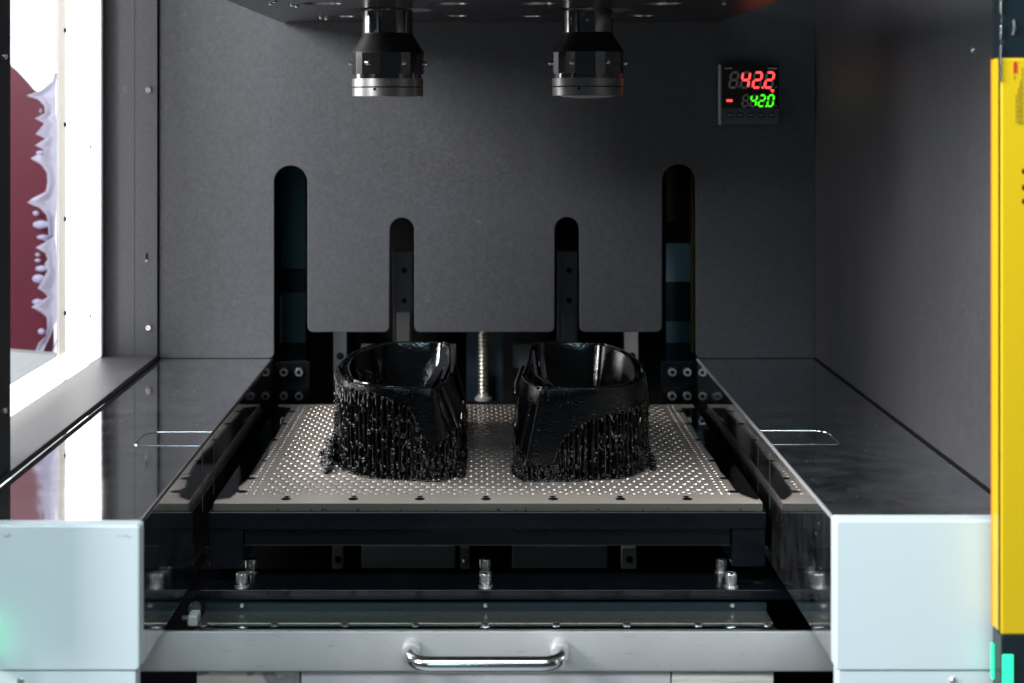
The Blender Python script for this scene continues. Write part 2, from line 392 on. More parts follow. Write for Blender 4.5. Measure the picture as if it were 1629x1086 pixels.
def rail(label, pxc):
    d = 1.66; t = thing('guide_rail', (X(pxc, d), d, -0.40), label, 'guide rail', 'guide rails behind the short slots')
    MB().box(X(pxc-16, d), X(pxc+16, d), d, d+0.02, -0.40, Z(400, d)).build('rail_body', M['rail'], t, bevel=0.001)
    MB().box(X(pxc-9, d), X(pxc+12, d), d-0.008, d, -0.40, Z(495, d)).build('carriage', M['column'] if pxc < 700 else M['rail'], t, bevel=0.001)
    for py in (430, 478): screw_head(t, X(pxc+2, d), d, Z(py, d), 0.003, m=M['void'], name='bolt_hole')
rail('dark guide rail behind the short left slot', 641); rail('dark guide rail behind the short right slot', 903)
for pxa, pxb, mk, lab in ((530, 552, 'rail', 'dull grey column behind the left printed part'), (994, 1016, 'column', 'pale grey column behind the right printed part')):
    d = 1.66; t = thing('support_column', (X((pxa+pxb)/2, d), d, -0.40), lab, 'column', 'columns behind the build platform')
    MB().box(X(pxa, d), X(pxb, d), d, d+0.02, -0.37, Z(500, d)).build('column_body', M[mk], t, bevel=0.001)
    screw_head(t, X((pxa+pxb)/2, d), d, Z(566, d), 0.004, m=M['void'], name='bolt_hole')
for pxa, pxb, lab in ((575, 725, 'grey green plate low behind the left printed part'), (815, 965, 'grey green plate low behind the right printed part')):
    d = 1.67
    o = MB().box(X(pxa, d), X(pxb, d), d, d+0.004, Z(585, d), Z(547, d)).build('rear_plate', M['rail']); tag(o, lab, 'plate', 'plates behind the printed parts')
# low fittings seen through the gap under the platform
dl = 1.60
for px0, px1, mk, lab in ((575, 724, 'low_panel', 'dim grey green panel under the left half of the platform'), (815, 966, 'low_panel', 'dim grey green panel under the right half of the platform')):
    o = MB().box(X(px0, dl), X(px1, dl), dl, dl+0.006, Z(904, dl), Z(868, dl)).build('low_panel', M[mk], bevel=0.001); tag(o, lab, 'panel', 'panels under the platform')
for px0, px1, mk, lab in ((529, 546, 'column', 'dull small bracket low under the left part'), (732, 747, 'column', 'small bracket with a shiny bolt low in the middle under the platform'), (988, 1012, 'pale_metal', 'bright small bracket low under the right part')):
    t = thing('small_bracket', (X((px0+px1)/2, dl), dl, Z(904, dl)), lab, 'bracket', 'small brackets under the platform')
    MB().box(X(px0, dl), X(px1, dl), dl-0.004, dl+0.004, Z(904, dl), Z(869, dl)).build('bracket_body', M[mk], t, bevel=0.001)
    MB().lathe([(0.0036, -0.0042), (0.0034, -0.0062), (0.0015, -0.0064), (0.0001, -0.005)], (X((px0+px1)/2+1, dl), dl, Z(888, dl)), 'y', 16, cap0=False, cap1=False).build('bolt', M['bolt'] if px0 == 732 else M['void'], t)
# lead screw
d = 1.645
t = thing('lead_screw', (X(768, d), d, Z(634, d)), 'shiny threaded lead screw standing upright behind the platform', 'lead screw')
b = MB(); pr = []; z0, z1 = Z(632, d), Z(500, d); pitch = 6.4*d/F; n = int((z1-z0)/pitch)
for k in range(n):
    zz = z0+k*pitch; pr += [(0.0044, zz), (0.0056, zz+pitch*0.22), (0.0060, zz+pitch*0.45), (0.0056, zz+pitch*0.68), (0.0044, zz+pitch*0.9)]
M['screw_steel'] = mat('warm_screw_steel', (0.98, 0.94, 0.84), 0.24, 1.0)
b.lathe(pr, (X(769, d), d, 0), 'z', 24).build('threaded_shaft', M['screw_steel'], t, smooth=70)
MB().lathe([(0.009, Z(636, d)), (0.009, Z(632, d)), (0.007, Z(631, d)), (0.006, Z(627, d))], (X(769, d), d, 0), 'z', 28).build('collar', M['column'], t)
MB().box(X(742, d), X(800, d), d+0.008, d+0.016, Z(640, d), Z(500, d)).build('back_plate', M['teal_dark'], t)
# bolted brackets beside the platform
def bracket(label, pxs):
    d = 1.606; xs = [X(p, d) for p in pxs]
    t = thing('bolted_bracket', (sum(xs)/2, d, -0.37), label, 'bracket', 'bolted brackets at the back corners')
    MB().box(xs[0]-0.011, xs[1]+0.011, d, d+0.010, -0.40, Z(575, d)).build('bracket_plate', M['anod'], t, bevel=0.001)
    for x in xs:
        for py in (591, 629):
            b = MB(); r = 0.0046
            b.lathe([(r, 0), (r, -0.0032), (r*0.88, -0.0044), (r*0.52, -0.0044), (r*0.46, -0.0015), (0.0001, -0.0012)], (x, d, Z(py, d)), 'y', 20, cap0=False, cap1=False)
            b.build('socket_bolt', M['bolt'], t)
            MB().lathe([(r*0.5, -0.0041), (0.0001, -0.0040)], (x, d, Z(py, d)), 'y', 6, cap0=False, cap1=False).build('hex_socket', M['void'], t)
bracket('black bracket with four shiny bolts at the back left corner', (452, 476)); bracket('black bracket with four shiny bolts at the back right corner', (1069, 1093))

# ================================================================== LEDGES
def ledge(label, xi, xo, s, pxs):
    t = thing('steel_ledge', ((xi+xo)/2, 1.28, ZLB), label, 'ledge', 'steel ledges along both sides of the chamber')
    b = MB(); x0, x1 = min(xi, xo), max(xi, xo)
    b.box(x0, x1, DF, DB-0.0005 if True else 0, ZLB, ZL).build('ledge_body', M['steel'], t, bevel=0.0022, seg=3)
    # seam of the let-in tab: bright rounded outline running over the top and down the inner face
    loop = []; da, db_, xt = pxs
    rr = 0.006
    xe = xt
    loop = [(xi, da), (xe+s*(-rr), da)]
    for k in range(7):
        a = k/6*math.pi/2; loop.append((xe-s*rr+s*rr*math.sin(a), da+rr-rr*math.cos(a)))
    for k in range(7):
        a = k/6*math.pi/2; loop.append((xe-s*rr*2.2+s*rr*2.2*math.cos(a), db_-rr*2.2+rr*2.2*math.sin(a)))
    loop.append((xi, db_))
    b = MB().tube([(x, dd, ZL+0.0001) for x, dd in loop], 0.0004, 6); b.build('tab_seam', M['chrome'], t)
    MB().tube([(xi+s*0.0008, DF+0.001, ZL-0.0006), (xi+s*0.0008, DB-0.002, ZL-0.0006)], 0.0013, 10).build('edge_light_and_shade', M['edge_bright'] if s > 0 else M['edge_dark'], t)  # paints the right edge's highlight bright and the left edge's shade dark
    for dd in (da, db_):
        MB().tube([(xi-s*0.0001, dd, ZL-0.002), (xi-s*0.0001, dd, ZL-0.05)], 0.00015, 6).build('tab_seam', M['rail'], t)
    return t
def dz(py): return -ZL*F/(py-CY)
ledge('polished steel ledge under the bright window, left of the platform', XLI, XL+0.0005, -1, (dz(709), dz(687), X(221, dz(700))))
ledge('polished steel ledge along the dark right wall', XRI, XR-0.0012, 1, (dz(707), dz(685), X(1330, dz(700))))
sealb = MB().box(XR-0.0012, XR, DF, DB, ZL-0.001, ZL+0.0012).build('seam_strip', M['void'], rw)

# ================================================================== LENS CARRIER AND LENSES
ZCAR = 0.0840; DLEN = 1.38
car = thing('lens_carrier', (0.02, 1.28, ZCAR), 'black machined plate overhead holding the two lenses', 'lens carrier')
XA, XB = X(617, DLEN), X(935, DLEN)
HOLES = []
for xc in (XA, XB):
    HOLES += [(xc, DLEN, 0.040)] + [(xc+dx, DLEN+dy, r) for dx, dy, r in ((-0.050, -0.090, 0.017), (0.056, -0.088, 0.017), (0.056, 0.090, 0.015), (-0.050, 0.098, 0.013))]
def carrier_plate():
    b = MB(); bm = b.bm; x0, x1, y0, y1 = X(447, 1.588), X(1141, 1.588), 0.93, 1.588
    o = b.verts([(x0, y0, ZCAR), (x1, y0, ZCAR), (x1, y1, ZCAR), (x0, y1, ZCAR)]); es = [bm.edges.new((o[k], o[(k+1) % 4])) for k in range(4)]
    t = b.verts([(x0, y0, ZCAR+0.018), (x1, y0, ZCAR+0.018), (x1, y1, ZCAR+0.018), (x0, y1, ZCAR+0.018)])
    for k in range(4): b.face([o[k], o[(k+1) % 4], t[(k+1) % 4], t[k]])
    b.face(t)
    for hx, hy, r in HOLES:
        rs = []
        for q, dz_ in ((1.0, 0), (0.86, 0.0035), (0.84, 0.016)):
            rs.append(b.verts([(hx+r*q*math.cos(2*math.pi*k/36), hy+r*q*math.sin(2*math.pi*k/36), ZCAR+dz_) for k in range(36)]))
        es += [bm.edges.new((rs[0][k], rs[0][(k+1) % 36])) for k in range(36)]
        for a, c in zip(rs[:-1], rs[1:]):
            for k in range(36): b.face([a[k], a[(k+1) % 36], c[(k+1) % 36], c[k]])
        b.face(rs[-1])
    bmesh.ops.triangle_fill(bm, edges=es, use_beauty=True, use_dissolve=False)
    return b
carrier_plate().build('carrier_plate', M['carrier'], car, smooth=20)
for hx, hy, r in HOLES:
    MB().lathe([(r*0.99, ZCAR+0.0001), (r*0.865, ZCAR+0.0032)], (hx, hy, 0), 'z', 36, cap0=False, cap1=False).build('countersink', M['dark_ring'], car)
for px, py in ((432, 5), (466, 7), (473, 9), (511, 27), (520, 29), (438, 2), (1152, 5)):
    dd = ZCAR*F/(CY-py)
    screw_head(car, X(px, dd), dd, ZCAR, 0.002, 'z')
lens = thing('projector_lens', (XA, DLEN, ZCAR), 'left projector lens hanging from the carrier with brighter satin rings', 'lens', 'projector lenses hanging from the carrier')
k = DLEN/F
def lz(py): return Z(py, DLEN)
c = (XA, DLEN, 0)
def facet_lathe(prof, n): return MB().lathe(prof, c, 'z', n)
facet_lathe([(40*k, ZCAR), (40*k, lz(54))], 64).build('barrel', M['lens_bright'], lens)
facet_lathe([(40.5*k, lz(53)), (40.5*k, lz(56)), (57*k, lz(82)), (57.5*k, lz(84.5))], 64).build('cone', M['black'], lens)
facet_lathe([(55*k, lz(84)), (57.5*k, lz(84.3)), (57.5*k, lz(118)), (55*k, lz(118.4))], 22).build('housing', M['lens_bright'], lens, smooth=10)
facet_lathe([(54*k, lz(118)), (54*k, lz(125))], 64).build('groove', M['lens_bright'], lens)
facet_lathe([(55*k, lz(124.8)), (56.5*k, lz(125.4)), (56.5*k, lz(137.6)), (55.5*k, lz(138))], 64).build('lock_ring', M['lens_satin'], lens)
facet_lathe([(54*k, lz(137.9)), (54*k, lz(139.4))], 64).build('groove', M['void'], lens)
facet_lathe([(55.5*k, lz(139.2)), (56.3*k, lz(139.8)), (56.3*k, lz(152.6)), (55.6*k, lz(153.2)), (50*k, lz(153.2)), (50*k, lz(150))], 64).build('front_ring', M['lens_satin'], lens)
gp = [(48.5*k*math.cos(R(a)), lz(151.5)-7.5*k*math.sin(R(a))) for a in range(0, 91, 9)]; gp[-1] = (0.00005, gp[-1][1])
facet_lathe(gp, 64).build('front_glass', M['lens_glass'], lens, smooth=60)
for ang, py in ((-118, 101), (-62, 101), (178, 101), (2, 101), (60, 101), (120, 101)):
    dx, dy = math.cos(R(ang)), math.sin(R(ang)); r0 = 57*k
    p0 = Vector((XA+dx*r0, DLEN+dy*r0, lz(py))); p1 = p0+Vector((dx, dy, 0))*0.0016; p2 = p0+Vector((dx, dy, 0))*0.0030
    MB().tube([p0, p1, p2, p2+Vector((dx, dy, 0))*0.0004], [0.0016, 0.0022, 0.0020, 0.0012], 14).build('screw', M['bolt'], lens)
for ang, py, r0, mk in ((-108, 142, 56.3, 'void'), (-85, 131, 56.4, 'bolt'), (182, 132, 56.4, 'bolt'), (-86, 17, 40, 'bolt')):
    dx, dy = math.cos(R(ang)), math.sin(R(ang)); p0 = Vector((XA+dx*r0*k, DLEN+dy*r0*k, lz(py)))
    MB().tube([p0, p0+Vector((dx, dy, 0))*0.0007], 0.0012, 10).build('set_screw', M[mk], lens)
lens2 = dup(lens, (XB-XA, 0, 0.0006), 'right projector lens hanging from the carrier, darker, with a screw on its neck')
p0 = Vector((XB-0.002, DLEN-40*k, lz(34)))
MB().tube([p0, p0+Vector((0, -0.0012, 0))], 0.0016, 12).build('set_screw', M['bolt'], lens2)

# ================================================================== TEMPERATURE CONTROLLER
DD = 1.580
tcx = thing('temperature_controller', (X(1192, DD), DD, Z(198, DD)), 'black digital temperature display showing 42.2 in red over 42.0 in green', 'temperature display')
MB().box(X(1145, DD), X(1240, DD), DD, DB, Z(197, DD), Z(103, DD)).build('housing', M['bezel'], tcx, bevel=0.0012)
MB().box(X(1143.6, DD), X(1147.2, DD), DD-0.0012, DD+0.004, Z(198, DD), Z(102.5, DD)).build('side_edge', M['bezel_edge'], tcx, bevel=0.0004)  # lit left edge of the bezel, painted lighter than the housing
MB().box(X(1149, DD), X(1239, DD), DD-0.0008, DD, Z(172, DD), Z(104, DD)).build('screen', M['screen'], tcx)
SEG = {'0': 'abcdef', '2': 'abged', '4': 'fgbc', '8': 'abcdefg'}
def digit(px, py, wpx, hpx, lit, m_lit, slant=0.16, th=3.6):
    """px,py centre in photo pixels"""
    D = DD-0.0011
    def q(u, v): # u right, v up, in px; slanted
        return (X(px+u+v*slant, D), D, Z(py-v, D))
    w2, h2 = wpx/2, hpx/2; g = 0.55; t2 = th/2
    def hseg(v): return [(-w2+g, v), (-w2+t2+g, v+t2), (w2-t2-g, v+t2), (w2-g, v), (w2-t2-g, v-t2), (-w2+t2+g, v-t2)]
    def vseg(u, v0, v1): return [(u, v0+g), (u-t2, v0+t2+g), (u-t2, v1-t2-g), (u, v1-g), (u+t2, v1-t2-g), (u+t2, v0+t2+g)]
    S = {'a': hseg(h2), 'g': hseg(0), 'd': hseg(-h2), 'f': vseg(-w2, 0, h2), 'b': vseg(w2, 0, h2), 'e': vseg(-w2, -h2, 0), 'c': vseg(w2, -h2, 0)}
    onb, offb = MB(), MB(); non = noff = 0
    for s_, poly in S.items():
        tgt = onb if s_ in SEG.get(lit, '') else offb
        tgt.prism([q(u, v) for u, v in poly], (0, 0.0003, 0))
        if tgt is onb: non += 1
        else: noff += 1
    if non: onb.build('lit_digit', m_lit, tcx)
    else: onb.bm.free()
    if noff: offb.build('unlit_segments', M['ghost'], tcx)
    else: offb.bm.free()
def dot(px, py, r, m_):
    MB().lathe([(r*DD/F, DD-0.0011), (r*DD/F, DD-0.0006)], (X(px, DD), 0, Z(py, DD)), 'y', 12).build('decimal_point', m_, tcx)
for px, ch in ((1167.5, ''), (1186, '4'), (1205, '2'), (1224, '2')): digit(px, 127, 11.5, 24, ch, M['red_lit'])
for px, ch in ((1186, ''), (1199, '4'), (1212, '2'), (1226, '0')): digit(px, 160, 8.5, 17.5, ch, M['green_lit'], th=2.9)
dot(1213, 139, 1.8, M['red_lit']); dot(1218.5, 169, 1.4, M['green_lit'])
for px in (1175, 1194, 1234.5): dot(px, 138.5, 1.3, M['ghost'])
for px in (1192, 1205, 1234): dot(px, 168, 1.0, M['ghost'])
D = DD-0.0011
MB().prism([(X(1225, D), D, Z(142, D)), (X(1232, D), D, Z(142.5, D)), (X(1229.5, D), D, Z(147.5, D))], (0, 0.0003, 0)).build('pointer_lamp', M['red_lit'], tcx)
MB().box(X(1156, D), X(1165, D), D, D+0.0003, Z(161.6, D), Z(158, D)).build('status_lamp', M['red_lit'], tcx)
for x0, x1 in ((1153, 1165), (1221, 1236)): MB().box(X(x0, D), X(x1, D), D, D+0.0003, Z(109.6, D), Z(107.4, D)).build('print_mark', M['print'], tcx)
for px, w_ in ((1161, 5), (1177, 5.5), (1194.5, 4.5), (1210.5, 4.5), (1227, 4.5)):
    bt = MB().box(X(px-w_, D), X(px+w_, D), D-0.0006, DD, Z(187, D), Z(178.5, D)).build('button', M['button'], tcx, bevel=0.0006)
    MB().box(X(px-w_*0.6, D), X(px+w_*0.6, D), D-0.0009, D-0.0006, Z(183.4, D), Z(182, D)).build('button_mark', M['print'], bt)

# ================================================================== LEFT WINDOW
lf = thing('window_frame', (WX, 1.40, ZL), 'white frame around the window in the left wall, with added glow', 'window frame')
ZS = ZL+0.0045
MB().box(WX-0.003, WX, 1.451, DB-0.0045, ZS, 0.26).build('jamb', M['glow_frame'], lf)
MB().box(WX-0.003, WX, 0.90, 1.451, ZS, -0.2345).build('bottom_rail', M['glow_frame'], lf)
bead = MB().box(WX-0.0035, WX-0.0008, 1.427, 1.4505, -0.2345, 0.26).build('glazing_bead', M['satin'], lf, bevel=0.001)
M['bead'] = mat('grey_bead', (0.85, 0.83, 0.80), 0.4); translucent(M['bead'], 0.6); bead.data.materials[0] = M['bead']
for py in (48, 198, 348, 498):
    dd = WX*F/(104-CX); screw_head(bead, WX-0.0008, dd, Z(py, dd), 0.0024, 'x', m=M['rail'], sign=1)
for py in (233, 503):
    dd = WX*F/(143-CX); screw_head(lf, WX, dd, Z(py, dd), 0.0018, 'x', m=M['column'], sign=1)
MB().box(WX-0.0030, WX-0.0015, 0.90, 1.4265, -0.2345, 0.26).build('pane', M['glass'], lf)
# outside the window
rwall = MB().box(-1.9, -0.42, 2.60, 2.62, -0.9, 1.2).build('bright_backdrop', M['roomwhite']); tag(rwall, 'blown-out bright room seen through the window', kind='structure')
DM = 1.95
def px_poly(pts, d): return [(X(x, d), d, Z(y, d)) for x, y in pts]
mp = [(-60, 90), (5, 95), (26, 113), (40, 128), (52, 142), (66, 152), (80, 160), (84, 300), (84, 430), (84, 562), (-60, 552)]
maroon = MB().prism(px_poly(mp, DM), (0, 0.006, 0)).build('maroon_sheet', M['maroon']); tag(maroon, 'maroon sheet wrapped in clear film outside the left window', 'sheet')
gtable = MB().prism([(X(-80, 1.9), 1.9, Z(551, 1.9)), (X(100, 1.9), 1.9, Z(566, 1.9)), (X(100, 1.9), 1.9, Z(760, 1.9)), (X(-80, 1.9), 1.9, Z(760, 1.9))], (0, 0.02, 0)).build('grey_bin', M['greyfloor']); tag(gtable, 'grey box edge below the maroon sheet outside the window', 'box')
# crumpled clear film: one wrinkled strip with tongues, in front of the maroon sheet
film = thing('plastic_film', (X(85, DM), DM, Z(565, DM)), 'crumpled clear plastic film hanging down over the edge of the maroon sheet', 'plastic film')
b = MB(); DFm = DM-0.012; rows = []
tong = [(116, 93), (128, 84), (143, 66), (152, 42), (158, 60), (168, 70), (180, 72), (188, 55), (196, 70), (213, 57), (220, 72), (231, 56), (238, 70), (246, 58), (252, 48), (262, 66), (275, 74), (290, 76), (305, 72), (315, 52), (322, 44), (330, 62), (342, 74), (350, 76), (374, 78), (378, 60), (384, 74), (394, 56), (402, 72), (412, 76), (420, 70), (430, 76), (458, 60), (464, 70), (472, 76), (488, 50), (497, 66), (505, 74), (520, 76), (535, 72), (545, 62), (555, 58), (561, 54)]
for i, (py, xl) in enumerate(tong):
    xr = 93+4*math.sin(py*0.03)-(0 if py < 500 else (py-500)*0.34)
    xl = min(xl, xr-4); row = []
    for j in range(7):
        t_ = j/6; px = xl+(xr-xl)*t_
        row.append((X(px, DFm), DFm-0.0016*math.sin(py*0.22+j*1.1)-0.002*math.sin(j*1.3), Z(py, DFm)))
    rows.append(row)
V = [b.verts(r) for r in rows]
for a_, c_ in zip(V[:-1], V[1:]):
    for j in range(6): b.face([a_[j], a_[j+1], c_[j+1], c_[j]])
b.build('film_sheet', M['filmwhite'], film, smooth=60)
for px, py, rx, ry in ((65, 176, 2, 4), (64, 243, 7, 4), (57, 339, 5, 4), (65, 357, 13, 7), (68, 377, 10, 4), (60, 414, 5, 3), (66, 427, 10, 5), (61, 443, 10, 7), (60, 480, 9, 5), (66, 527, 6, 5), (60, 405, 4, 3)):
    MB().ball((X(px, DFm), DFm, Z(py, DFm)), 1, 2, (rx*DFm/F, 0.003, ry*DFm/F)).build('film_highlight', M['filmwhite'], film)  # pale blobs painted for white reflections on the film
b = MB(); pts = [(99+3*math.sin(y*0.012+1)-(0 if y < 500 else (y-500)**1.25*0.10), y) for y in range(60, 566, 12)]
b.tube([(X(px, DFm), DFm-0.004, Z(py, DFm)) for px, py in pts], 0.0012, 6).build('film_edge', M['filmwhite'], film)

# ================================================================== BUILD PLATFORM
DP1, DP2 = 1.179, 1.566
PX0, PX1 = X(340, DP1), X(1213, DP1)
pl = thing('build_platform', ((PX0+PX1)/2, (DP1+DP2)/2, -0.354), 'perforated steel build platform on a wet black frame, carrying the two printed parts', 'build platform')
fills = []
def perforated():
    b = MB(); s = 0.00866; rp = 0.00892; r = 0.00255
    hx0, hx1 = X(390, 1.2)+0.002, X(1165, 1.2)-0.002
    hx0, hx1 = -0.1850, 0.1985
    d_front, d_back = 1.2045, 1.560
    zt = ZP; zb = ZP-0.0003; zc = ZP-0.0012
    def cell(x0, x1, y0, y1, rr, flip=False):
        cx, cy = (x0+x1)/2, (y0+y1)/2
        o = b.verts([(x1, cy, zt), (x1, y1, zt), (cx, y1, zt), (x0, y1, zt), (x0, cy, zt), (x0, y0, zt), (cx, y0, zt), (x1, y0, zt)])
        def ring(q, z): return b.verts([(cx+q*math.cos(math.pi*k/4), cy+q*math.sin(math.pi*k/4), z) for k in range(8)])
        A = ring(rr, zt)
        fills.append((cx, cy, rr))
        for p_, q_ in ((o, A),):
            for k in range(8): b.face([p_[k], p_[(k+1) % 8], q_[(k+1) % 8], q_[k]])
    def quad(x0, x1, y0, y1): b.face(b.verts([(x0, y0, zt), (x1, y0, zt), (x1, y1, zt), (x0, y1, zt)]))
    ec = 0.0058; n = int((hx1-hx0-4*ec)/s); s = (hx1-hx0-4*ec)/n
    rows = []; y = d_front
    rows.append((y, y+0.0052, 0, 0.0017)); y += 0.0052
    rows.append((y, y+0.0052, 1, 0.0017)); y += 0.0052
    i = 0
    while y+rp < d_back-0.006: rows.append((y, y+rp, i % 2, r)); y += rp; i += 1
    rows.append((y, y+0.0055, i % 2, 0.0017)); y += 0.0055
    for y0, y1, odd, rr in rows:
        for e in (0, 1):
            cell(hx0+e*ec, hx0+(e+1)*ec, y0, y1, min(rr, 0.0019)); cell(hx1-(e+1)*ec, hx1-e*ec, y0, y1, min(rr, 0.0019))
        xs, xe = hx0+2*ec, hx1-2*ec
        if odd:
            quad(xs, xs+s/2, y0, y1); quad(xe-s/2, xe, y0, y1); xs += s/2
        for k in range(n-odd): cell(xs+k*s, xs+(k+1)*s, y0, y1, rr)
    yb = rows[-1][1]
    # margins
    bx0, bx1, by0, by1 = PX0, PX1, DP1, DP2
    quad(bx0, bx1, by0, d_front); quad(bx0, bx1, yb, by1); quad(bx0, hx0, d_front, yb); quad(hx1, bx1, d_front, yb)
    z2 = ZP-0.0058
    t_ = [(bx0, by0), (bx1, by0), (bx1, by1), (bx0, by1)]
    for k in range(4):
        p, q = t_[k], t_[(k+1) % 4]
        b.face(b.verts([(p[0], p[1], z2), (q[0], q[1], z2), (q[0], q[1], zt), (p[0], p[1], zt)]))
    for f in b.bm.faces:
        f.normal_update()
    for f in b.bm.faces:   # orient by hand: tops up, hole walls inwards
        n_ = f.normal; c_ = f.calc_center_median()
        if abs(n_.z) > 0.95 and n_.z < 0: f.normal_flip()
    return b
pf = perforated().build('perforated_sheet', M['perf'], pl, smooth=50)
M['hole_metal'] = mat('bright_hole_metal', (0.62, 0.55, 0.50), 0.34, 1.0)
b, b2 = MB(), MB()
for fx, fy, fr in fills:
    cs = [(math.cos(math.pi*k/4), math.sin(math.pi*k/4)) for k in range(8)]
    A = b.verts([(fx+fr*c_, fy+fr*s_, ZP) for c_, s_ in cs]); B = b.verts([(fx+fr*0.62*c_, fy+fr*0.62*s_, ZP-0.87*fr) for c_, s_ in cs])
    for k in range(8): b.face([A[(k+1) % 8], A[k], B[k], B[(k+1) % 8]])
    dz_ = random.uniform(0.0004, 0.0012); fd = fr*(0.62+0.38*dz_/(0.87*fr))-0.00002
    b2.face(b2.verts([(fx+fd*c_, fy+fd*s_, ZP-0.87*fr+dz_) for c_, s_ in cs]))
tag(b.build('hole_rims', M['hole_metal'], pl, smooth=60, keep=True), kind='stuff')
tag(b2.build('resin_in_holes', M['liquid'], pl, smooth=0, keep=True), kind='stuff')
MB().box(PX0+0.004, PX1-0.004, DP1+0.004, DP2-0.004, ZP-0.0052, ZP-0.0026).build('backing_sheet', M['void'], pl)
M['plate_edge'] = mat('plate_edge_steel', (0.24, 0.24, 0.20), 0.35, 0.85)
MB().box(PX0, PX1, DP1-0.0006, DP1-0.0001, ZP-0.0058, ZP-0.0003).build('front_edge', M['plate_edge'], pl)
# edge fixings
for px in (455, 562, 668, 773, 880, 987, 1093):
    dd = 1.192; x = X(px, dd)
    MB().lathe([(0.0040, ZP+0.0001), (0.0036, ZP+0.0003), (0.0022, ZP+0.00015), (0.0018, ZP+0.0001)], (x, dd-0.001, 0), 'z', 18, cap0=False).build('edge_screw', M['anod'], pl)
    MB().lathe([(0.0024, ZP+0.0002), (0.0001, ZP+0.00025)], (x, dd+0.006, 0), 'z', 14, cap0=False, cap1=False).build('drain_hole', M['void'], pl)
for xs in (PX0+0.016, PX1-0.016):
    for dd in (1.213, 1.256, 1.318, 1.40, 1.47, 1.53):
        b = MB(); r = 0.0058
        b.lathe([(r*1.1, ZP+0.0002), (r, ZP+0.0005), (r*0.84, ZP+0.0002)], (xs, dd, 0), 'z', 24, cap0=False, cap1=False); b.build('slot_rim', M['perf'], pl)
        MB().lathe([(r*0.9, ZP+0.00015), (0.0001, ZP+0.00018)], (xs, dd, 0), 'z', 24, cap0=False, cap1=False).build('slot', M['void'], pl)
# frame
fz = [Z(807.5, DP1), Z(840, DP1), Z(869, DP1), Z(901, DP1)]
FX0, FX1 = X(332, DP1), X(1218, DP1)
MB().box(FX0, FX1, DP1-0.003, DP2+0.004, fz[1], ZP-0.0060).build('frame_slab', M['anod'], pl, bevel=0.0012)
MB().box(X(388, DP1), X(1163, DP1), DP1+0.002, DP1+0.05, fz[2], fz[1]-0.0002).build('front_beam', M['anod'], pl, bevel=0.0008)
MB().tube([(X(388, DP1), DP1+0.0018, fz[2]+0.0006), (X(1163, DP1), DP1+0.0018, fz[2]+0.0006)], 0.0005, 6).build('beam_bead', M['anod'], pl)
for a_, b_ in ((332, 388), (1163, 1218)):
    MB().box(X(a_, DP1)+0.0006, X(b_, DP1)-0.0003, DP1-0.001, DP2, fz[3], fz[1]-0.0002).build('side_rail', M['anod'], pl, bevel=0.0008)
# droplets hanging along the slab edge
b = MB()
for k_ in range(46):
    px = random.uniform(345, 1205); b.ball((X(px, DP1), DP1-0.0033, Z(random.choice((808.5, 809, 838, 841)), DP1)), random.uniform(0.0004, 0.0010), 1)
tag(b.build('droplets', M['resin_smooth'], pl), kind='stuff')
# resin film on the left margin, painted shade on the right one
def flat(px, py): dd = -ZP*F/(py-CY); return (X(px, dd), dd, ZP+0.0006)
def margin_film(pts): 
    p3 = [(min(max(q[0], PX0+0.0006), PX1-0.0006), q[1], q[2]) for q in (flat(*p) for p in pts)]; return MB().prism(p3, (0, 0, 0.0005)).build('resin_and_shade_film', M['film'], pl, bevel=0.0003)
margin_film([(343, 796), (352, 794.5), (366, 792), (374, 786), (381, 781), (378, 777), (385, 771), (394, 764), (398, 758), (404, 754), (412, 745), (420, 731), (426, 722), (430, 710), (440, 693), (447, 680), (454, 664), (463, 650), (430, 648), (416, 672), (400, 692), (375, 726), (350, 758), (330, 784)])
margin_film([(1168, 779), (1180, 788), (1204, 796), (1240, 794), (1230, 755), (1190, 712), (1150, 668), (1120, 650), (1083, 650), (1092, 664), (1106, 688), (1122, 714), (1134, 730), (1146, 752), (1158, 764)])  # dark sheet laid over bare metal in place of its dark reflection

